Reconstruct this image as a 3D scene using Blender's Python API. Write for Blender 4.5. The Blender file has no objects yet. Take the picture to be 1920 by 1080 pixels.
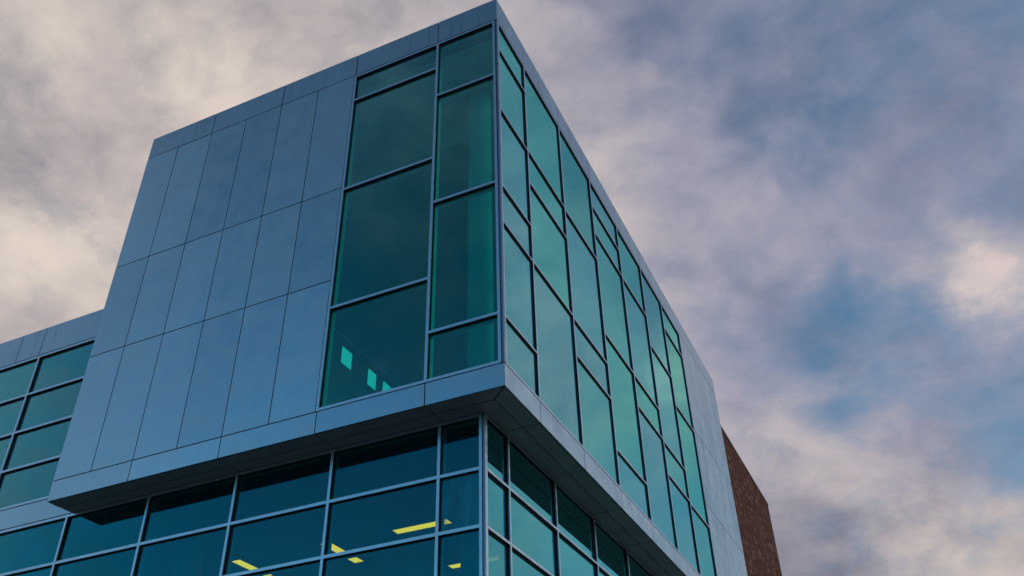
import bpy, bmesh, math, random
from mathutils import Vector, Matrix
random.seed(7)
sc = bpy.context.scene
C = sc.collection

# ---------------------------------------------------------------- camera
YAW, PITCH, ROLL, F = 1.98688329, 0.630619116, -0.0299286874, 1691.47407 / 1920.0
ca, sa, cb, sb = math.cos(YAW), math.sin(YAW), math.cos(PITCH), math.sin(PITCH)
fwd = Vector((ca * cb, sa * cb, sb)); right = Vector((sa, -ca, 0)); up = right.cross(fwd)
cr, sr = math.cos(ROLL), math.sin(ROLL)
r2 = right * cr + up * sr; u2 = -right * sr + up * cr
cam_d = bpy.data.cameras.new('camera'); cam = bpy.data.objects.new('camera', cam_d); C.objects.link(cam)
cam_d.sensor_width = 36.0; cam_d.lens = F * 36.0; cam_d.clip_start = 0.1; cam_d.clip_end = 20000
m = Matrix((r2, u2, -fwd)).transposed().to_4x4(); m.translation = Vector((4.901, -10.720, 1.70))
cam.matrix_world = m
sc.camera = cam
sc.view_settings.view_transform = 'Standard'; sc.view_settings.look = 'None'
sc.view_settings.exposure = 0.0; sc.view_settings.gamma = 1.0
sc.render.resolution_x = 1024; sc.render.resolution_y = 576

# ---------------------------------------------------------------- node helper
class G:
    """small wrapper that wires maths nodes"""
    def __init__(s, nt): s.nt = nt
    def n(s, t, **k):
        x = s.nt.nodes.new(t)
        for a, b in k.items(): setattr(x, a, b)
        return x
    def put(s, sock, v):
        if isinstance(v, bpy.types.NodeSocket): s.nt.links.new(v, sock)
        else: sock.default_value = v
    def m(s, op, a, b=0.0, c=0.0, clamp=False):
        x = s.n('ShaderNodeMath', operation=op, use_clamp=clamp)
        s.put(x.inputs[0], a); s.put(x.inputs[1], b)
        if op in ('MULTIPLY_ADD', 'COMPARE', 'SMOOTH_MIN'): s.put(x.inputs[2], c)
        return x.outputs[0]
    def add(s, *v):
        r = v[0]
        for q in v[1:]: r = s.m('ADD', r, q)
        return r
    def mul(s, a, b): return s.m('MULTIPLY', a, b)
    def vm(s, op, a, b=None):
        x = s.n('ShaderNodeVectorMath', operation=op); s.put(x.inputs[0], a)
        if b is not None: s.put(x.inputs[3 if op == 'SCALE' else 1], b)
        return x.outputs['Value'] if op in ('DOT_PRODUCT', 'LENGTH') else x.outputs[0]
    def sstep(s, v, lo, hi, a=0.0, b=1.0):
        x = s.n('ShaderNodeMapRange', interpolation_type='SMOOTHSTEP')
        s.put(x.inputs[0], v); x.inputs[1].default_value = lo; x.inputs[2].default_value = hi
        x.inputs[3].default_value = a; x.inputs[4].default_value = b
        return x.outputs[0]
    def lin(s, v, lo, hi, a=0.0, b=1.0):
        x = s.n('ShaderNodeMapRange'); s.put(x.inputs[0], v)
        for i, q in enumerate((lo, hi, a, b)): x.inputs[1 + i].default_value = q
        return x.outputs[0]
    def noise(s, vec, scale, detail=4.0, rough=0.5, dist=0.0):
        x = s.n('ShaderNodeTexNoise'); s.put(x.inputs['Vector'], vec)
        x.inputs['Scale'].default_value = scale; x.inputs['Detail'].default_value = detail
        x.inputs['Roughness'].default_value = rough; x.inputs['Distortion'].default_value = dist
        return x.outputs[0]
    def noisec(s, vec, scale, detail=3.0):
        x = s.n('ShaderNodeTexNoise'); s.put(x.inputs['Vector'], vec)
        x.inputs['Scale'].default_value = scale; x.inputs['Detail'].default_value = detail
        return x.outputs[1]
    def mix(s, f, a, b, blend='MIX'):
        x = s.n('ShaderNodeMix', data_type='RGBA', blend_type=blend)
        s.put(x.inputs[0], f)
        for i, v in ((6, a), (7, b)):
            if isinstance(v, tuple) and len(v) == 3: v = v + (1,)
            s.put(x.inputs[i], v)
        return x.outputs[2]
    def ramp(s, f, stops):
        x = s.n('ShaderNodeValToRGB'); s.put(x.inputs[0], f); e = x.color_ramp.elements
        while len(e) < len(stops): e.new(0.5)
        for i, (p, c) in enumerate(stops): e[i].position = p; e[i].color = tuple(c) + (1,)
        return x.outputs[0]
    def scalev(s, vec, xyz):
        x = s.n('ShaderNodeMapping'); s.put(x.inputs[0], vec); x.inputs['Scale'].default_value = xyz
        return x.outputs[0]

# ---------------------------------------------------------------- sky and sun (dusk, broken cloud)
SUN_EL, SUN_AZ = math.radians(14), math.radians(35)        # low, beyond the right-hand facade
world = bpy.data.worlds.new('World'); sc.world = world; world.use_nodes = True
wt = world.node_tree; wt.nodes.clear(); g = G(wt)
out = g.n('ShaderNodeOutputWorld'); bg = g.n('ShaderNodeBackground'); bg.inputs[1].default_value = 0.1
wt.links.new(bg.outputs[0], out.inputs[0])
sky = g.n('ShaderNodeTexSky', sky_type='NISHITA'); sky.sun_disc = False
sky.sun_elevation = SUN_EL; sky.sun_rotation = math.radians(90) - SUN_AZ
sky.air_density = 1.2; sky.dust_density = 1.0; sky.ozone_density = 2.5
D = g.vm('NORMALIZE', g.n('ShaderNodeTexCoord').outputs['Generated'])
sep = g.n('ShaderNodeSeparateXYZ'); wt.links.new(D, sep.inputs[0])
def azel(az, el):
    a, e = math.radians(az), math.radians(el)
    return (math.cos(a) * math.cos(e), math.sin(a) * math.cos(e), math.sin(e))
# cloud deck: where the sky is covered, how bright and how warm the cloud is, by direction
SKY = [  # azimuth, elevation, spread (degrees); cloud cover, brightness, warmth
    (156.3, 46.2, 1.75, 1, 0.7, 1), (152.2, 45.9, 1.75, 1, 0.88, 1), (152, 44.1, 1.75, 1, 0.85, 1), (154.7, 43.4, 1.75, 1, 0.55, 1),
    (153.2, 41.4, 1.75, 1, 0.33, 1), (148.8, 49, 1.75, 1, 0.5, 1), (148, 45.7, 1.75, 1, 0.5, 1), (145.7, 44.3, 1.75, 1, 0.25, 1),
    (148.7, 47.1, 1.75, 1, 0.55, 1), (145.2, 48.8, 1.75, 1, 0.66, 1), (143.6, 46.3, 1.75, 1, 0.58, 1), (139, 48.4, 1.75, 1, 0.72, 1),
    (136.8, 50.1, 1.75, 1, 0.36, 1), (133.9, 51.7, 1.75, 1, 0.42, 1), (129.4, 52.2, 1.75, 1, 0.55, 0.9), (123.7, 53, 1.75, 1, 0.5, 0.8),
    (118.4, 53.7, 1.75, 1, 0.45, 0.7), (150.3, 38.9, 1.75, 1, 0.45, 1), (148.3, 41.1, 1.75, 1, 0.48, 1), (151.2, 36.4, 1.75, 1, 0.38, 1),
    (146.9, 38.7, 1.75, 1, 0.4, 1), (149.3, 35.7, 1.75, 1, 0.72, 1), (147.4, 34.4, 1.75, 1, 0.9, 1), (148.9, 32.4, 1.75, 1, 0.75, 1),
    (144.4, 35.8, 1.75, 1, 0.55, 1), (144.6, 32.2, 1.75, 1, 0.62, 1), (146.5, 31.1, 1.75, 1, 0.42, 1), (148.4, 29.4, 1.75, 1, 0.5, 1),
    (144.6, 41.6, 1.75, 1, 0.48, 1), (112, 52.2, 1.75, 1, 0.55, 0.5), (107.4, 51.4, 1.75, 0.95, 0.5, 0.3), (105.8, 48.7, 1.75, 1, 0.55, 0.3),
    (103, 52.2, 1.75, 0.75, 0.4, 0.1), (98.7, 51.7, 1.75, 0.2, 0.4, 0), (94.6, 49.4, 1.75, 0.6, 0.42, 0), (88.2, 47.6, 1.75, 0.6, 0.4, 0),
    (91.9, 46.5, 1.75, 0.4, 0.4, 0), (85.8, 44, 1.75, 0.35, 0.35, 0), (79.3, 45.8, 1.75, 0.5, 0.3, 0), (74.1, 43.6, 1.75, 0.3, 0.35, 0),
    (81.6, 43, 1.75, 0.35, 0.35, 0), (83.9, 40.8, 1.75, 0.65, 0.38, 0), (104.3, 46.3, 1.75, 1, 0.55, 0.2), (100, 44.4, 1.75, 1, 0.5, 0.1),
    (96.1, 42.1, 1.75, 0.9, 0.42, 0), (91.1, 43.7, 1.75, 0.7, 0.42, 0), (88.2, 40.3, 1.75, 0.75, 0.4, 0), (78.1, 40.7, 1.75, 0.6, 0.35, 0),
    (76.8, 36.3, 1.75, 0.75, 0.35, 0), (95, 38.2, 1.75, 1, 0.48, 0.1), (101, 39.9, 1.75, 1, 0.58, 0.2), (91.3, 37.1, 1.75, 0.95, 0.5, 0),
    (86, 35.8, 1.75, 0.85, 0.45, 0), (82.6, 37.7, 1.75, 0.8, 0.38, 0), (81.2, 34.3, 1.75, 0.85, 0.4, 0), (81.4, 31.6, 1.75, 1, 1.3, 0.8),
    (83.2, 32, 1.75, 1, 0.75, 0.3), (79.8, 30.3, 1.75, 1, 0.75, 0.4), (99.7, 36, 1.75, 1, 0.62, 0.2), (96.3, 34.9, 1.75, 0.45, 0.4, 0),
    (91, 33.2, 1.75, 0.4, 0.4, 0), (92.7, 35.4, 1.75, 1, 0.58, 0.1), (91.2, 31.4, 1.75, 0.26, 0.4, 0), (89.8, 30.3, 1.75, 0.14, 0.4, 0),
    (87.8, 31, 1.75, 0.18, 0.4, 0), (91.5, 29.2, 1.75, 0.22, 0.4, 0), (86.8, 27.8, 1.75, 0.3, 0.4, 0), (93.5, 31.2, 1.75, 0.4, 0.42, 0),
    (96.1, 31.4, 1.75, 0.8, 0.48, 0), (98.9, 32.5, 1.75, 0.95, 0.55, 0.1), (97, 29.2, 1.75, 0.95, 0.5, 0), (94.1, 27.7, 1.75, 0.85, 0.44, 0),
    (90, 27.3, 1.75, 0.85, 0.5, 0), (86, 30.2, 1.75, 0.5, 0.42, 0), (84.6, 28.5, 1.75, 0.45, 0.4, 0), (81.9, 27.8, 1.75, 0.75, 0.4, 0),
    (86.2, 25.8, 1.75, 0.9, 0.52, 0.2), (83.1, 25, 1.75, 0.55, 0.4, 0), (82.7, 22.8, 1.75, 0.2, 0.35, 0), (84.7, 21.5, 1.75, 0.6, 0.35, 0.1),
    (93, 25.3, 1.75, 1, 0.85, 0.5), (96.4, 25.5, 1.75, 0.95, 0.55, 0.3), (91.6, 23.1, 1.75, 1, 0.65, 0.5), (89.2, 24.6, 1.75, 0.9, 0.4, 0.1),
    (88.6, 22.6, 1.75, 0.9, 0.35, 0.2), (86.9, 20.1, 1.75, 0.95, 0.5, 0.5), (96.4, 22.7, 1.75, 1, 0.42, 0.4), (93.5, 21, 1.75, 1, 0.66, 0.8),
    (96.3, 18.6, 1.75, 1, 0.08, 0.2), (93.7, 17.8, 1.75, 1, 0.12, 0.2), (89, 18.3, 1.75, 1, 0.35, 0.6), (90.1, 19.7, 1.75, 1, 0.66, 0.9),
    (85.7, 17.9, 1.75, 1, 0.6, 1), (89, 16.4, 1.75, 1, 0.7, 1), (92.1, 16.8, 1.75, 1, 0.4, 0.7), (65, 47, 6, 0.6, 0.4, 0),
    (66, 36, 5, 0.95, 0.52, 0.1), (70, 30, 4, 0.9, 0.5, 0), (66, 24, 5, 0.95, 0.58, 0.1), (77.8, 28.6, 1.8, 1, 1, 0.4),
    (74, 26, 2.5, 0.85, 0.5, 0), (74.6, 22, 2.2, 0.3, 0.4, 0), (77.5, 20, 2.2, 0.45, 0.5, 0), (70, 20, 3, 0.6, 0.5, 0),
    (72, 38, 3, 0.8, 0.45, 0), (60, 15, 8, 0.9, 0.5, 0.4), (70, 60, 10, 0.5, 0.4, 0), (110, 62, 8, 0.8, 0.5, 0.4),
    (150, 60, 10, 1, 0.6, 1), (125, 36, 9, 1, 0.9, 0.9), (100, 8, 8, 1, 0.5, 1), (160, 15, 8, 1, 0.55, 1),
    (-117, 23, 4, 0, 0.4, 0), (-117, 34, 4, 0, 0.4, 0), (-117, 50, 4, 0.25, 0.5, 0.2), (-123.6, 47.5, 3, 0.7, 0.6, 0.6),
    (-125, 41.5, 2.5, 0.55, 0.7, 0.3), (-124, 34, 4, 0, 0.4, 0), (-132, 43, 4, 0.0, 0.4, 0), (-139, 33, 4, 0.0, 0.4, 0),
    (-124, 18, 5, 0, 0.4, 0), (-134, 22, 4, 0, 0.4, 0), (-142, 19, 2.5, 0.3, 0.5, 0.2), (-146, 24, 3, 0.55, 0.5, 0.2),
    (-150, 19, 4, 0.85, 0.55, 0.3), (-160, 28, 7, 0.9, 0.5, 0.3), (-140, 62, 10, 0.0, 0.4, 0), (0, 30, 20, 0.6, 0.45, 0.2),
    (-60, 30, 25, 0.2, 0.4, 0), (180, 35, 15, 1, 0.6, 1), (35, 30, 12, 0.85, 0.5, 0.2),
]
h = g.m('MAXIMUM', g.m('ADD', sep.outputs[2], 0.35), 0.05)
cx = g.m('DIVIDE', sep.outputs[0], h); cy = g.m('DIVIDE', sep.outputs[1], h)
cmb = g.n('ShaderNodeCombineXYZ'); g.put(cmb.inputs[0], cx); g.put(cmb.inputs[1], cy)
PW = g.vm('ADD', cmb.outputs[0], g.vm('SCALE', g.vm('SUBTRACT', g.noisec(cmb.outputs[0], 4.0, 4.0), (0.5, 0.5, 0.5)), 0.10))
WD = g.vm('NORMALIZE', g.vm('ADD', D, g.vm('SCALE', g.vm('SUBTRACT', g.noisec(D, 16.0, 9.0), (0.5, 0.5, 0.5)), 0.10)))
acc = None; wsum = None
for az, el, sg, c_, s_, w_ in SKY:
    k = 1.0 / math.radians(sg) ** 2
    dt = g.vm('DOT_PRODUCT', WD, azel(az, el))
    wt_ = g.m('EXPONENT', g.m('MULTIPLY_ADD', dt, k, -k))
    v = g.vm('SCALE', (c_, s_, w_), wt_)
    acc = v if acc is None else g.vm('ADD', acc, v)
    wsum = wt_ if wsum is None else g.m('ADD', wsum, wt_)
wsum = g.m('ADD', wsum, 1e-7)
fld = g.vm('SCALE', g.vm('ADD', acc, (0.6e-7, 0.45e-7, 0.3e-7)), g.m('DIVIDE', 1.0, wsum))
fs = g.n('ShaderNodeSeparateXYZ'); g.put(fs.inputs[0], fld)
n1 = g.noise(PW, 7.5, 9.0, 0.60, 0.0)
n2 = g.noise(PW, 8.5, 9.0, 0.60, 0.0)
n3 = g.noise(g.scalev(PW, (1.0, 1.15, 1.0)), 15.0, 4.0, 0.55, 0.2)
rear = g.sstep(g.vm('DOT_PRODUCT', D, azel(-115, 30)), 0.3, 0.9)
cov = g.add(fs.outputs[0], g.mul(g.m('SUBTRACT', n1, 0.5), 1.3), g.mul(g.m('SUBTRACT', n3, 0.5), 0.55))
cov = g.m('MAXIMUM', g.m('MINIMUM', cov, 1.0), 0.0)
shd = g.add(g.m('MULTIPLY_ADD', fs.outputs[1], 1.45, -0.21), g.mul(g.m('SUBTRACT', n2, 0.5), 0.95), g.mul(g.m('SUBTRACT', n3, 0.5), 0.3))
warmth = g.m('MINIMUM', fs.outputs[2], 1.0)
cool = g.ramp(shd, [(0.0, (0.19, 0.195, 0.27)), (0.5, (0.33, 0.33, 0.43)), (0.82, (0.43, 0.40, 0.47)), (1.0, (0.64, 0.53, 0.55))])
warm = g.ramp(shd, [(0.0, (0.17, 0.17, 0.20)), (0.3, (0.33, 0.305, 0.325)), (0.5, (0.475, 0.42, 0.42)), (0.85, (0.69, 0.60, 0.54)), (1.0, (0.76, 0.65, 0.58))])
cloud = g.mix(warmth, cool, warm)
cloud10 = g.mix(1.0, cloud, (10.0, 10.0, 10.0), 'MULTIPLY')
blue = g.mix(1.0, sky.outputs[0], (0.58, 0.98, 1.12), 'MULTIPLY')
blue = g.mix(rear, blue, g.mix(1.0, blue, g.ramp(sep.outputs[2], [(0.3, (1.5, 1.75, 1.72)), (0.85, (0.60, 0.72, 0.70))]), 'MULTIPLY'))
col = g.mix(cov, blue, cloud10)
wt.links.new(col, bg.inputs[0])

sun_d = bpy.data.lights.new('sun', 'SUN'); sun = bpy.data.objects.new('sun', sun_d); C.objects.link(sun)
sun_d.energy = 0.5; sun_d.angle = math.radians(14); sun_d.color = (1.0, 0.86, 0.76)
sd = Vector(azel(35, 14)); sun.rotation_euler = sd.to_track_quat('Z', 'Y').to_euler(); sun.location = sd * 60

# ---------------------------------------------------------------- materials
def mat(name):
    x = bpy.data.materials.new(name); x.use_nodes = True; x.node_tree.nodes.clear()
    gg = G(x.node_tree); o = gg.n('ShaderNodeOutputMaterial'); return x, gg, o
def principled(name, colour, rough=0.5, metal=0.0, noise_amt=0.12, noise_scale=3.0, bump=0.0, streak=0.0, spec=0.5, rvar=0.08):
    x, gg, o = mat(name)
    b = gg.n('ShaderNodeBsdfPrincipled'); co = gg.n('ShaderNodeTexCoord').outputs['Object']
    n = gg.noise(co, noise_scale, 6.0, 0.6)
    f = gg.lin(n, 0.3, 0.7, 1 - noise_amt, 1 + noise_amt)
    if streak:
        st = gg.noise(gg.scalev(co, (9.0, 9.0, 0.35)), 1.0, 5.0, 0.65)
        f = gg.mul(f, gg.sstep(st, 0.50, 0.72, 1.0, 1.0 - streak))
    cc = gg.n('ShaderNodeVectorMath', operation='SCALE'); cc.inputs[0].default_value = colour; gg.put(cc.inputs[3], f)
    gg.put(b.inputs['Base Color'], cc.outputs[0])
    gg.put(b.inputs['Roughness'], gg.lin(gg.noise(co, noise_scale * 2.3, 4.0), 0.3, 0.7, rough - rvar, rough + rvar))
    b.inputs['Metallic'].default_value = metal; b.inputs['Specular IOR Level'].default_value = spec
    if bump:
        bp = gg.n('ShaderNodeBump'); bp.inputs['Strength'].default_value = bump; bp.inputs['Distance'].default_value = 0.02
        gg.put(bp.inputs['Height'], gg.noise(co, noise_scale * 0.5, 2.0)); gg.put(b.inputs['Normal'], bp.outputs[0])
    x.node_tree.links.new(b.outputs[0], o.inputs[0]); return x

M_PANEL = principled('panel_metal', (0.34, 0.485, 0.575), 0.33, 0.88, 0.02, 0.9, 0.04, 0.0)
M_STAIN = principled('weathered_panel_metal', (0.32, 0.44, 0.53), 0.36, 0.85, 0.07, 1.1, 0.10, 0.22)
M_PANELS = [M_PANEL] + [principled('panel_metal', c, r_, 0.88, 0.02, 0.9, 0.04, 0.05) for c, r_ in (((0.36, 0.51, 0.60), 0.33), ((0.32, 0.46, 0.55), 0.32), ((0.35, 0.485, 0.57), 0.35))]
M_SOFFIT = principled('soffit_metal', (0.36, 0.34, 0.36), 0.55, 0.3, 0.10, 1.2, 0.0, 0.0)
M_FRAME = principled('frame_aluminium', (0.44, 0.57, 0.68), 0.34, 0.8, 0.05, 4.0)
M_GASKET = principled('black_gasket', (0.006, 0.008, 0.012), 0.6, 0.0, 0.1, 8.0)
M_BACK = principled('dark_membrane', (0.01, 0.012, 0.016), 0.8, 0.0, 0.1, 2.0)
M_INT = principled('interior_plaster', (0.74, 0.76, 0.76), 0.8, 0.0, 0.05, 1.0)
M_INTL = principled('interior_white_paint', (0.85, 0.86, 0.85), 0.7, 0.0, 0.03, 1.0)
M_FLOOR = principled('interior_concrete', (0.42, 0.42, 0.42), 0.7, 0.0, 0.1, 1.0)
M_ROOF = principled('roof_membrane', (0.30, 0.30, 0.30), 0.9, 0.0, 0.1, 0.6)
M_COPE = principled('coping_metal', (0.34, 0.33, 0.34), 0.45, 0.5, 0.06, 3.0)

def glass(name, trans, refl, f0, haze=0.004, streak_amt=0.0, graze=(0.23, 0.80, 0.74), fmax=0.93):
    x, gg, o = mat(name)
    co = gg.n('ShaderNodeTexCoord').outputs['Object']
    tr = gg.n('ShaderNodeBsdfTransparent'); tr.inputs[0].default_value = trans + (1,)
    gl = gg.n('ShaderNodeBsdfGlossy'); gl.inputs['Roughness'].default_value = 0.02
    gl.inputs[0].default_value = refl + (1,)
    bp = gg.n('ShaderNodeBump'); bp.inputs['Strength'].default_value = 0.35; bp.inputs['Distance'].default_value = 0.004
    gg.put(bp.inputs['Height'], gg.noise(co, 0.9, 1.0)); x.node_tree.links.new(bp.outputs[0], gl.inputs['Normal'])
    lw = gg.n('ShaderNodeLayerWeight'); lw.inputs[0].default_value = 0.5
    c = lw.outputs['Facing']
    f = gg.sstep(c, 0.30, 0.74, f0, fmax)
    gg.put(gl.inputs[0], gg.mix(gg.sstep(c, 0.34, 0.72), refl, graze))
    mx = gg.n('ShaderNodeMixShader'); gg.put(mx.inputs[0], f)
    x.node_tree.links.new(tr.outputs[0], mx.inputs[1]); x.node_tree.links.new(gl.outputs[0], mx.inputs[2])
    # blue diffuse layer mixed over the pane in vertical noise streaks
    df = gg.n('ShaderNodeBsdfDiffuse'); df.inputs[0].default_value = (0.08, 0.48, 0.72, 1)
    streak_n = gg.noise(gg.scalev(co, (3.0, 3.0, 0.5)), 1.5, 6.0, 0.6)
    m2 = gg.n('ShaderNodeMixShader'); gg.put(m2.inputs[0], gg.sstep(streak_n, 0.35, 0.8, haze, haze * 4 + streak_amt))
    x.node_tree.links.new(mx.outputs[0], m2.inputs[1]); x.node_tree.links.new(df.outputs[0], m2.inputs[2])
    x.node_tree.links.new(m2.outputs[0], o.inputs[0]); return x
M_GLASS = glass('teal_glass', (0.10, 0.86, 0.81), (0.26, 0.52, 0.54), 0.16, 0.012)
M_GLASSB = glass('blue_teal_glass', (0.34, 0.62, 0.66), (0.03, 0.42, 0.50), 0.16, 0.006)
M_GLASSD = glass('streaked_teal_glass', (0.34, 0.62, 0.66), (0.03, 0.42, 0.50), 0.16, 0.05, 0.35)
M_GLASSR = [glass('teal_glass', (0.12, 0.93, 0.86), (0.07, 0.50, 0.52), 0.14, 0.012, 0.05, gz) for gz in ((0.28, 0.82, 0.69), (0.32, 0.77, 0.71), (0.26, 0.86, 0.68), (0.30, 0.79, 0.73), (0.27, 0.76, 0.64))]
M_CLEAR = glass('clear_glass', (0.95, 1.0, 1.0), (0.8, 0.9, 0.9), 0.02, 0.0, fmax=0.06)

x, gg, o = mat('warm_light_diffuser')
em = gg.n('ShaderNodeEmission'); em.inputs[0].default_value = (1.0, 0.29, 0.006, 1); em.inputs[1].default_value = 7.0
x.node_tree.links.new(em.outputs[0], o.inputs[0]); M_LAMP = x
M_TRIM = principled('light_trim', (0.55, 0.60, 0.58), 0.5)

x, gg, o = mat('mottled_brown_brick')
co = gg.n('ShaderNodeTexCoord').outputs['Object']
sp = gg.n('ShaderNodeSeparateXYZ'); gg.put(sp.inputs[0], co)
cb_ = gg.n('ShaderNodeCombineXYZ')
gg.put(cb_.inputs[0], gg.m('ADD', sp.outputs[0], sp.outputs[1])); gg.put(cb_.inputs[1], sp.outputs[2])
bt = gg.n('ShaderNodeTexBrick'); gg.put(bt.inputs['Vector'], cb_.outputs[0])
bt.inputs['Color1'].default_value = (0.11, 0.036, 0.021, 1); bt.inputs['Color2'].default_value = (0.19, 0.068, 0.042, 1)
bt.inputs['Mortar'].default_value = (0.075, 0.04, 0.032, 1); bt.inputs['Scale'].default_value = 1.0
bt.inputs['Mortar Size'].default_value = 0.008; bt.inputs['Brick Width'].default_value = 0.22; bt.inputs['Row Height'].default_value = 0.075
vo = gg.n('ShaderNodeTexVoronoi'); gg.put(vo.inputs['Vector'], gg.scalev(cb_.outputs[0], (2.7, 7.5, 1.0))); vo.inputs['Scale'].default_value = 1.0
sv = gg.n('ShaderNodeSeparateColor'); gg.put(sv.inputs[0], vo.outputs['Color'])
fl = gg.m('MULTIPLY', gg.sstep(sv.outputs[0], 0.62, 0.9), gg.sstep(gg.noise(cb_.outputs[0], 2.6, 5.0, 0.7), 0.42, 0.62))
fl2 = gg.m('MULTIPLY', gg.sstep(sv.outputs[1], 0.9, 0.92), 0.7)
cc = gg.mix(fl, bt.outputs[0], (0.42, 0.22, 0.17)); cc = gg.mix(fl2, cc, (0.22, 0.09, 0.04))
b = gg.n('ShaderNodeBsdfPrincipled'); gg.put(b.inputs['Base Color'], cc); b.inputs['Roughness'].default_value = 0.9; b.inputs['Specular IOR Level'].default_value = 0.15
bp = gg.n('ShaderNodeBump'); bp.inputs['Distance'].default_value = 0.01; gg.put(bp.inputs['Height'], bt.outputs['Fac']); bp.invert = True
gg.put(b.inputs['Normal'], bp.outputs[0])
x.node_tree.links.new(b.outputs[0], o.inputs[0]); M_BRICK = x

x, gg, o = mat('asphalt')
co = gg.n('ShaderNodeTexCoord').outputs['Object']
b = gg.n('ShaderNodeBsdfPrincipled')
gg.put(b.inputs['Base Color'], gg.mix(gg.noise(co, 0.4, 8.0, 0.7), (0.035, 0.036, 0.04), (0.07, 0.07, 0.072)))
b.inputs['Roughness'].default_value = 0.9; x.node_tree.links.new(b.outputs[0], o.inputs[0]); M_ASPH = x
M_PAVE = principled('pavement_concrete', (0.20, 0.20, 0.20), 0.85, 0.0, 0.12, 1.5)

# ---------------------------------------------------------------- mesh helpers
class MB:
    def __init__(s): s.bm = bmesh.new(); s.mats = []
    def mi(s, m):
        if m not in s.mats: s.mats.append(m)
        return s.mats.index(m)
    def box(s, a, b, m, tilt=None, bevel=0.0):
        x0, x1 = sorted((a[0], b[0])); y0, y1 = sorted((a[1], b[1])); z0, z1 = sorted((a[2], b[2]))
        v = [s.bm.verts.new((x, y, z)) for x in (x0, x1) for y in (y0, y1) for z in (z0, z1)]
        i = s.mi(m)
        fs = []
        for f in ((0, 1, 3, 2), (4, 6, 7, 5), (0, 4, 5, 1), (2, 3, 7, 6), (0, 2, 6, 4), (1, 5, 7, 3)):
            fc = s.bm.faces.new([v[k] for k in f]); fc.material_index = i; fs.append(fc)
        if tilt:
            c = Vector(((x0 + x1) / 2, (y0 + y1) / 2, (z0 + z1) / 2))
            bmesh.ops.rotate(s.bm, verts=v, cent=c, matrix=Matrix.Rotation(tilt[0], 3, tilt[1]))
        if bevel:
            es = list({e for f in fs for e in f.edges})
            bmesh.ops.bevel(s.bm, geom=es, offset=bevel, segments=1, affect='EDGES', material=-1)
        return s
    def cyl(s, c, r, z0, z1, m, n=32):
        i = s.mi(m); lo = []; hi = []
        for k in range(n):
            a = 2 * math.pi * k / n
            lo.append(s.bm.verts.new((c[0] + r * math.cos(a), c[1] + r * math.sin(a), z0)))
            hi.append(s.bm.verts.new((c[0] + r * math.cos(a), c[1] + r * math.sin(a), z1)))
        for k in range(n):
            f = s.bm.faces.new((lo[k], lo[(k + 1) % n], hi[(k + 1) % n], hi[k])); f.material_index = i; f.smooth = True
        for q in (lo[::-1], hi): s.bm.faces.new(q).material_index = i
        return s
    def build(s, name, parent=None, loc=None):
        me = bpy.data.meshes.new(name)
        bmesh.ops.recalc_face_normals(s.bm, faces=s.bm.faces)
        s.bm.to_mesh(me); s.bm.free()
        for q in s.mats: me.materials.append(q)
        o = bpy.data.objects.new(name, me); C.objects.link(o)
        if parent is not None: o.parent = parent
        if loc: o.location = loc
        return o
def thing(name, label, cat, loc=(0, 0, 0), group=None):
    o = bpy.data.objects.new(name, None); C.objects.link(o); o.location = loc; o.empty_display_size = 0.3
    o['label'] = label; o['category'] = cat
    if group: o['group'] = group
    return o
def struct(o): o['kind'] = 'structure'; return o

# facade frames: 'L' planes face -y (u = x), 'R' planes face +x (u = y); dep is measured inwards
def fbox(mb, side, plane, u0, u1, z0, z1, d0, d1, m, tilt=None, bevel=0.0):
    if side == 'L': mb.box((u0, plane + d0, z0), (u1, plane + d1, z1), m, tilt, bevel)
    else: mb.box((plane - d0, u0, z0), (plane - d1, u1, z1), m, tilt, bevel)

TOP, PB, FT, ZB = 17.89, 17.21, 8.91, 8.50     # roof edge, parapet joint, fascia joint, underside
XW, YE = -9.31, 17.88                           # far ends of the two facades
OFF = 0.60                                      # recess of the storeys below
GAP = 0.016

# ---------------------------------------------------------------- ground
struct(MB().box((-400, -400, -0.3), (400, 400, 0.0), M_ASPH).build('ground'))
pv = MB(); pv.box((-40, -5.0, 0.004), (5.0, OFF + 0.2, 0.13), M_PAVE); pv.box((-0.9, OFF + 0.2, 0.004), (5.0, 60, 0.13), M_PAVE)
struct(pv.build('pavement'))

# ---------------------------------------------------------------- the office building
office = thing('office_building', 'tall metal and teal glass corner building with an overhanging upper block and a lower wing', 'building')

def panel_band(name, side, plane, us, zs, m, backing=True, d=0.028, skip=None, parent=office, ends=(0.0, 0.0)):
    """sheet metal panels with open joints on a dark membrane"""
    mb = MB()
    for i in range(len(us) - 1):
        for j in range(len(zs) - 1):
            a, b = sorted((us[i], us[i + 1])); z0, z1 = zs[j], zs[j + 1]
            ga = 0 if i == 0 and ends[0] else GAP / 2
            ax = 'Z' if random.random() < 0.5 else ('X' if side == 'L' else 'Y')
            t = (math.radians(random.uniform(-0.16, 0.16)), ax)
            w = b - a; 
            t = (t[0] * min(1.0, 1.2 / w) * min(1, 1.2 / (z1 - z0)) if (z1 - z0) < 1 else t[0] * 0.5, ax)
            fbox(mb, side, plane, a + GAP / 2, b - GAP / 2, z0 + GAP / 2, z1 - GAP / 2, 0.0, d, random.choice(M_PANELS) if m is M_PANEL else m, t, 0.0025)
    lo, hi = min(us), max(us)
    if backing: fbox(mb, side, plane, lo + 0.012, hi - 0.012, zs[0] + 0.012, zs[-1] - 0.012, d + 0.004, d + 0.05, M_BACK)
    return mb.build(name, parent)

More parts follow.
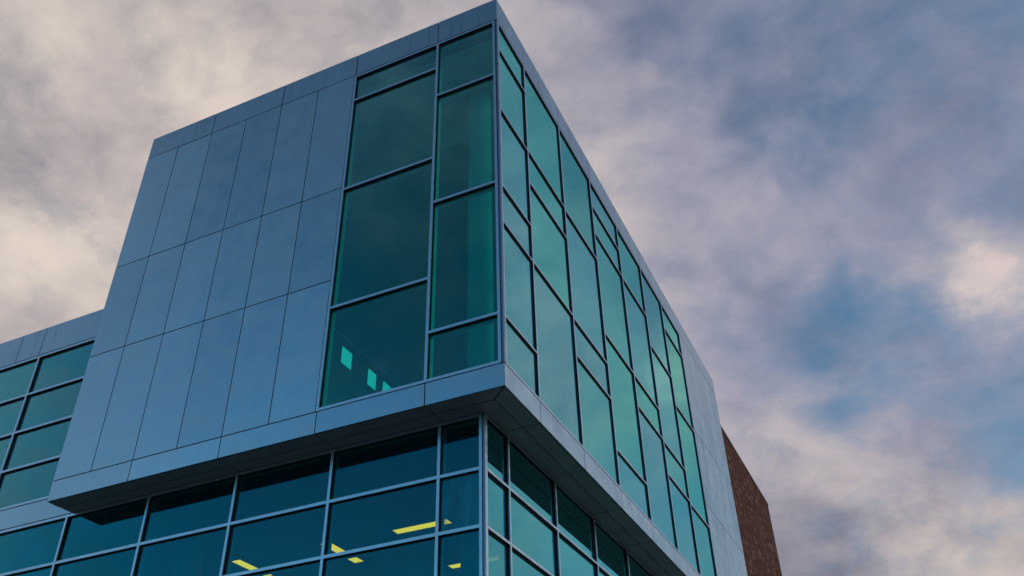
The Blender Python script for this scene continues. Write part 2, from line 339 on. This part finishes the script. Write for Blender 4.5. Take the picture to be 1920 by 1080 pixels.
UL = [XW, -8.37, -7.375, -6.375, -5.39, -4.405, -3.455]           # left panel joints
JL = [XW, -7.38, -5.39, -3.425, -1.385, 0.0]                      # parapet and fascia joints
JR = [0.0, 1.37, 3.36, 5.36, 7.33, 9.34, 11.36, 13.31, 15.6, YE]
UR = [13.33, 14.24, 15.15, 16.06, 16.97, YE]
cl = panel_band('metal_cladding', 'L', 0.0, UL, [FT, 11.62, 13.91, PB], M_PANEL)
cl['label'] = 'blue grey metal panels left of the tall windows'
cl = panel_band('metal_cladding', 'R', 0.0, UR, [FT, 11.56, 13.84, PB], M_PANEL)
cl['label'] = 'narrow grey metal panels at the far end of the receding facade'
panel_band('fascia', 'L', 0.0, JL, [ZB, FT], M_PANEL)
panel_band('fascia', 'R', 0.0, JR, [ZB, FT], M_PANEL)
pa = panel_band('parapet', 'L', 0.0, JL, [PB, TOP], M_STAIN)
cp = MB(); 
cp.box((XW, 0.03, TOP - 0.012), (-0.03, 0.42, TOP + 0.006), M_COPE)
cp.box((XW, 0.40, 16.95), (-0.42, 0.42, TOP - 0.014), M_BACK)
cp.build('coping', pa)
pa = panel_band('parapet', 'R', 0.0, JR, [PB, TOP], M_STAIN)
cp = MB(); cp.box((-0.42, 0.422, TOP - 0.012), (-0.03, YE, TOP + 0.006), M_COPE)
cp.box((-0.42, 0.422, 16.95), (-0.40, YE, TOP - 0.014), M_BACK)
cp.build('coping', pa)
# west and north outside walls of the upper block (west one holds three small windows)
ww = MB()
WZ0, WZ1 = 16.08, 16.69
WY = [(8.40, 8.99), (9.88, 10.40), (10.77, 11.29)]
yy = [0.06] + [q for w in WY for q in w] + [YE - 0.02]
for i in range(0, len(yy), 2): ww.box((XW + 0.005, yy[i], ZB + 0.05), (XW + 0.03, yy[i + 1], PB - 0.01), M_PANEL)
for a, b_ in WY:
    ww.box((XW + 0.005, a, ZB + 0.05), (XW + 0.03, b_, WZ0), M_PANEL); ww.box((XW + 0.005, a, WZ1), (XW + 0.03, b_, PB - 0.01), M_PANEL)
ww.box((XW + 0.005, 0.06, PB), (XW + 0.2, YE - 0.02, TOP - 0.02), M_PANEL)
ww.box((XW + 0.202, YE - 0.22, ZB + 0.05), (-0.09, YE - 0.02, TOP - 0.02), M_PANEL)
west = ww.build('side_wall', office)
for a, b_ in WY:
    w = MB(); w.box((XW + 0.015, a + 0.003, WZ0 + 0.003), (XW + 0.021, b_ - 0.003, WZ1 - 0.003), M_CLEAR); w.build('window', west)
# inside lining of the side wall
MB().box((XW + 0.033, 0.1, FT), (XW + 0.042, WY[0][0], 16.9), M_INT).build('wall_lining', west)
ln = MB()
for i in range(1, 3): ln.box((XW + 0.033, WY[i - 1][1], FT), (XW + 0.042, WY[i][0], 16.9), M_INT)
ln.box((XW + 0.033, WY[2][1], FT), (XW + 0.042, YE - 0.3, 16.9), M_INT)
for a, b_ in WY: ln.box((XW + 0.033, a, FT), (XW + 0.042, b_, WZ0), M_INT); ln.box((XW + 0.033, a, WZ1), (XW + 0.042, b_, 16.9), M_INT)
ln.build('wall_lining', west)
# roof, floor
MB().box((XW + 0.21, 0.43, 17.02), (-0.43, YE - 0.23, 17.18), M_ROOF).build('roof', office)
MB().box((XW + 0.22, 0.20, 16.86), (-0.20, YE - 0.24, 16.90), M_INT).build('ceiling', office)
MB().box((XW + 0.22, 0.12, ZB + 0.1), (-0.12, YE - 0.24, FT - 0.02), M_FLOOR).build('floor_slab', office)

# soffit: panels in two strips all round the overhang
sf = MB()
def soff(x0, x1, y0, y1):
    sf.box((x0 + GAP / 2, y0 + GAP / 2, ZB + 0.006), (x1 - GAP / 2, y1 - GAP / 2, ZB + 0.03), M_SOFFIT)
S1 = 0.33
xs = [XW, -7.38, -5.39, -3.425, -1.385]
for i in range(4):
    soff(xs[i], xs[i + 1], 0.03, S1); soff(xs[i], xs[i + 1], S1, OFF + 0.14)
def soffpoly(pts):
    i = sf.mi(M_SOFFIT)
    lo = [sf.bm.verts.new((p[0], p[1], ZB + 0.006)) for p in pts]; hi = [sf.bm.verts.new((p[0], p[1], ZB + 0.03)) for p in pts]
    n = len(pts); sf.bm.faces.new(lo).material_index = i; sf.bm.faces.new(hi[::-1]).material_index = i
    for k in range(n): sf.bm.faces.new((lo[k], hi[k], hi[(k + 1) % n], lo[(k + 1) % n])).material_index = i
e = GAP / 2
soffpoly([(-1.385 + e, 0.03), (-0.04, 0.03), (-S1 - e, S1 - e - 0.006), (-1.385 + e, S1 - e)])
soffpoly([(-0.03, 0.045), (-0.03, 1.37 - e), (-S1 + e, 1.37 - e), (-S1 + e, S1 - e + 0.012)])
soffpoly([(-1.385 + e, S1 + e), (-S1 - e, S1 + e), (-S1 - e, 1.37 - e), (-0.64 - 0.14, 1.37 - e), (-0.64 - 0.14, OFF + 0.14), (-1.385 + e, OFF + 0.14)])
ys = JR[1:]
for i in range(len(ys) - 1):
    soff(-S1, -0.03, ys[i], ys[i + 1]); soff(-0.64 - 0.14, -S1, ys[i], ys[i + 1])
sf.box((XW + 0.02, 0.05, ZB + 0.034), (-0.05, OFF + 0.1, ZB + 0.05), M_BACK)
sf.box((-0.75, OFF + 0.101, ZB + 0.034), (-0.05, YE - 0.05, ZB + 0.05), M_BACK)
sf.build('soffit', office)

# curtain walls ------------------------------------------------------------
def curtain(label, side, plane, us, rows, z0, z1, glassmat, w=0.075, hw=0.062, dusty=None, edge=(True, True), gd=0.055, name='curtain_wall', inner=0.14, vmat=None, gi=0.018, met=0.022, tints=None):
    """us: mullion centre lines; rows[i]: transom heights of bay i; glass sits gd behind the frame face"""
    mb = MB()
    vmat = vmat or M_FRAME
    for i, u in enumerate(us):
        hw_l = w / 2
        fbox(mb, side, plane, u - hw_l, u + hw_l, z0, z1, 0.0, met, vmat, None, 0.0)
        fbox(mb, side, plane, u - hw_l + 0.004, u + hw_l - 0.004, z0, z1, met, gd - 0.008, M_DARKM)
        if not (side == 'R' and i == 0): fbox(mb, side, plane, u - hw_l - gi * 0.4, u + hw_l + gi * 0.4, z0, z1, gd - 0.008, gd + 0.012, M_GASKET)
        at_corner = (side == 'R' and i == 0) or (side == 'L' and i == len(us) - 1 and u > -1.0)
        if not at_corner: fbox(mb, side, plane, u - hw_l * 0.9, u + hw_l * 0.9, z0, z1, gd + 0.012, gd + inner, M_INTL)
    panes = []
    for i in range(len(us) - 1):
        a, b = us[i] + w / 2, us[i + 1] - w / 2
        zs = [z0] + sorted(rows[i]) + [z1]
        for k, z in enumerate(zs):
            lo, hi = (z, z + hw) if k == 0 else ((z - hw, z) if k == len(zs) - 1 else (z - hw / 2, z + hw / 2))
            fbox(mb, side, plane, a + 0.001, b - 0.001, lo, hi, 0.001, met, M_FRAME)
            fbox(mb, side, plane, a + 0.001, b - 0.001, lo + 0.003, hi - 0.003, met, gd - 0.008, M_DARKM)
            fbox(mb, side, plane, a + 0.008, b - 0.008, lo - gi, hi + gi * 0.4, gd - 0.007, gd + 0.011, M_GASKET)
            fbox(mb, side, plane, a + 0.001, b - 0.001, lo, hi, gd + 0.013, gd + inner, M_INTL)
        for k in range(len(zs) - 1):
            panes.append((i, k, us[i] + 0.01, us[i + 1] - 0.01, zs[k] + 0.008, zs[k + 1] - 0.008))
    fr = mb.build(name, office); fr['label'] = label
    for i, k, a, b, p, q in panes:
        g_ = MB(); gm = random.choice(tints) if tints else glassmat
        if dusty and (i, k) in dusty: gm = M_GLASSD
        fbox(g_, side, plane, a, b, p, q, gd + 0.0005, gd + 0.0085, gm, (math.radians(random.uniform(-0.12, 0.12)), 'Z'))
        g_.build('glass_pane', fr)
    return fr
M_DARKF = principled('blue_anodised_frame', (0.14, 0.24, 0.36), 0.4, 0.7, 0.05, 4.0)
M_DARKM = principled('dark_frame_reveal', (0.014, 0.04, 0.085), 0.4, 0.3, 0.05, 4.0)

curtain('tall glazing with blue grey frames beside the corner', 'L', 0.0, [-3.425, -1.385, -0.078], [[10.99, 13.85, 16.41], [9.86, 12.70, 15.56]], FT + 0.01, PB - 0.01, M_GLASS, w=0.052, hw=0.052)
curtain('receding glazing with an irregular grid of thin dark frames', 'R', 0.0, [0.075, 1.375, 3.36, 5.37, 7.40, 9.40, 11.37, 13.30],
        [[9.83, 11.81, 12.66, 14.63, 16.37], [11.82, 13.80, 14.67], [10.93, 11.79, 14.64], [9.80, 12.62, 15.50, 16.35],
         [11.79, 12.62, 15.50], [10.89, 11.77, 14.60], [10.85, 13.76, 16.32]], FT + 0.01, PB - 0.01, M_GLASS, w=0.045, hw=0.038, gi=0.016, gd=0.036, met=0.009, tints=M_GLASSR)
# corner post with a groove and a sleeve joint
co_ = MB()
co_.box((-0.050, 0.001, FT + 0.012), (-0.030, 0.12, 15.79), M_DARKM); co_.box((-0.029, 0.0, FT + 0.01), (-0.0, 0.045, 15.80), M_DARKF)
co_.box((-0.029, 0.0, 15.82), (-0.0, 0.045, PB - 0.01), M_DARKF); co_.box((-0.050, 0.012, 15.79), (-0.030, 0.12, PB - 0.012), M_DARKM)
co_.box((-0.12, 0.075, FT), (-0.052, 0.14, PB), M_DARKM)
co_.build('corner_post', office)

# storeys below: continuous plane that also carries the wing
LX = [-15.9, -13.75, -11.60, -9.42, -7.42, -5.445, -3.465, -1.44, -0.712]
rows = [5.75, 6.66, 7.57]
XR = -0.64
lowf = curtain('ribbon glazing with light blue frames under the overhang', 'L', OFF, LX, [rows] * 8, 5.0, ZB - 0.0, M_GLASSB, w=0.050, hw=0.052, dusty={(7, 2)})
LY = [OFF + 0.075, 1.50, 3.50, 5.50, 7.50, 9.50, 11.5, 13.5, 15.5, 17.8]
curtain('receding ribbon glazing tucked under the overhang', 'R', XR, LY, [rows] * 9, 5.0, ZB - 0.0, M_GLASSB, w=0.045, hw=0.042)
cp_ = MB(); cp_.box((XR - 0.030, OFF + 0.0, 0.2), (XR, OFF + 0.025, ZB), M_DARKF); cp_.box((XR - 0.03, OFF + 0.026, 0.2), (XR, OFF + 0.050, ZB), M_FRAME)
cp_.box((XR - 0.046, OFF + 0.012, 0.2), (XR - 0.031, OFF + 0.12, ZB - 0.01), M_DARKM)
cp_.build('corner_post', office)
# tall ground floor glazing under the frame of the picture
for side, plane, us in (('L', OFF, LX), ('R', XR, LY)):
    mb = MB()
    for u in us: fbox(mb, side, plane, u - 0.042, u + 0.042, 0.13, 5.0, 0.0, 0.15, M_FRAME)
    for z in (0.13, 2.6, 4.92): fbox(mb, side, plane, us[0], us[-1], z, z + 0.08, 0.004, 0.14, M_FRAME)
    fr = mb.build('ground_floor_glazing', office)
    gl_ = MB(); fbox(gl_, side, plane, us[0], us[-1], 0.2, 4.95, 0.05, 0.06, M_GLASSB); gl_.build('glass_pane', fr)

# wing: band of metal, four rows of glass, metal head panel, roof
ZW = 13.46; WX = [-15.9, -13.98, -11.76, -9.33]
wg = panel_band('wing_cladding', 'L', OFF, [-15.9, -13.9, -11.79, -9.2], [ZB + 0.01, 8.95], M_PANEL)
wg['label'] = 'metal band below the wing windows'
wg = panel_band('wing_cladding', 'L', OFF, [-15.9, -12.53, -11.80, -9.2], [12.70, ZW], M_STAIN)
wg['label'] = 'rain streaked metal head panel of the wing'
curtain('wing glazing left of the overhanging block', 'L', OFF, WX, [[9.86, 10.76, 11.69]] * 3, 8.96, 12.69, M_GLASS, w=0.052, hw=0.052)
wr = MB(); wr.box((-15.9, OFF + 0.09, ZW - 0.03), (XW - 0.0, 14.0, ZW - 0.008), M_ROOF)
wr.box((-15.9, 13.8, 0.1), (XW, 14.0, ZW - 0.035), M_PANEL); wr.box((-15.92, OFF + 0.2, 0.1), (-15.90, 14.0, ZW - 0.035), M_PANEL)
wr.build('wing_roof', office)
wi = MB(); wi.box((-15.8, OFF + 0.25, 12.75), (XW - 0.01, 13.7, 12.78), M_INT); wi.box((-15.8, OFF + 0.25, 8.6), (XW - 0.01, 13.7, 8.9), M_FLOOR)
wi.box((-15.8, 5.0, 8.92), (XW - 0.01, 5.1, 12.74), M_INT); wi.box((-10.9, OFF + 0.9, 8.92), (-9.7, OFF + 1.0, 9.75), M_INTL)
wi.build('wing_interior', office)

# interiors ---------------------------------------------------------------
it = MB()
it.cyl((-1.12, 1.45), 0.24, FT, 16.85, M_INTL);
it.build('interior_column', office)
bh = MB(); bh.box((XW + 0.3, 1.9, 16.15), (-1.4, 2.0, 16.85), M_INT); bh.box((XW + 0.3, 1.87, 16.12), (-1.4, 1.899, 16.17), M_INTL)
bh.build('bulkhead', office)
MB().box((-15.7, OFF + 0.3, 8.22), (XR - 0.3, 16.5, 8.25), M_INT).build('ceiling', office)
lo = MB(); lo.box((-15.7, 9.0, 4.3), (XR - 0.3, 9.1, 8.21), M_INT); lo.box((-15.85, OFF + 0.2, 4.1), (XR - 0.17, 16.6, 4.3), M_FLOOR)
lo.build('interior_wall', office)
MB().cyl((-7.66, 2.1), 0.26, 4.3, 8.215, M_INTL).build('interior_column', office)
MB().cyl((-1.60, 2.1), 0.20, 4.3, 8.215, M_INTL).build('interior_column', office)

# ceiling lights -------------------------------------------------------------
def lamp(cx, cy, lx, ly, label):
    t = thing('ceiling_light', label, 'ceiling light', (cx, cy, 8.215), 'strip lights on the ceiling of the lower storey')
    f = MB(); tw = 0.05; h0, h1 = -0.055, 0.0
    f.box((-lx / 2, -ly / 2, h0), (lx / 2, -ly / 2 + tw, h1), M_TRIM); f.box((-lx / 2, ly / 2 - tw, h0), (lx / 2, ly / 2, h1), M_TRIM)
    f.box((-lx / 2, -ly / 2 + tw, h0), (-lx / 2 + tw, ly / 2 - tw, h1), M_TRIM); f.box((lx / 2 - tw, -ly / 2 + tw, h0), (lx / 2, ly / 2 - tw, h1), M_TRIM)
    f.build('housing', t)
    dd = MB()
    if lx > ly: 
        dd.box((-lx / 2 + tw, -ly / 2 + tw, -0.045), (lx / 2 - tw, -0.014, -0.01), M_LAMP); dd.box((-lx / 2 + tw, 0.014, -0.045), (lx / 2 - tw, ly / 2 - tw, -0.01), M_LAMP)
    else:
        dd.box((-lx / 2 + tw, -ly / 2 + tw, -0.045), (-0.014, ly / 2 - tw, -0.01), M_LAMP); dd.box((0.014, -ly / 2 + tw, -0.045), (lx / 2 - tw, ly / 2 - tw, -0.01), M_LAMP)
    dd.build('diffuser', t)
lamp(-3.42, 3.56, 1.28, 0.32, 'longest yellow strip light, crossing the mullion next to the corner')
lamp(-7.63, 3.90, 0.32, 1.20, 'leftmost yellow strip light, slanting down to a transom')
lamp(-5.50, 4.02, 0.32, 1.34, 'middle yellow strip light, cut in two by a mullion')
lamp(-3.42, 5.80, 1.28, 0.32, 'small yellow strip light seen low in the glass at the corner of the lower storey')

# ---------------------------------------------------------------- brick building
brick = thing('brick_building', 'dark mottled brown brick building behind the far end of the metal facade', 'building', (-1.0, 18.1, 0))
MB().box((-14, 0, 0), (0, 14.75, 18.88), M_BRICK).build('wall', brick)
cpb = MB(); cpb.box((-14.03, -0.02, 18.885), (0.04, 14.79, 18.98), M_COPE); cpb.build('coping', brick)
cpb = MB(); cpb.box((-0.10, 14.755, 0.0), (0.012, 14.80, 18.88), M_COPE); cpb.build('edge_trim', brick)
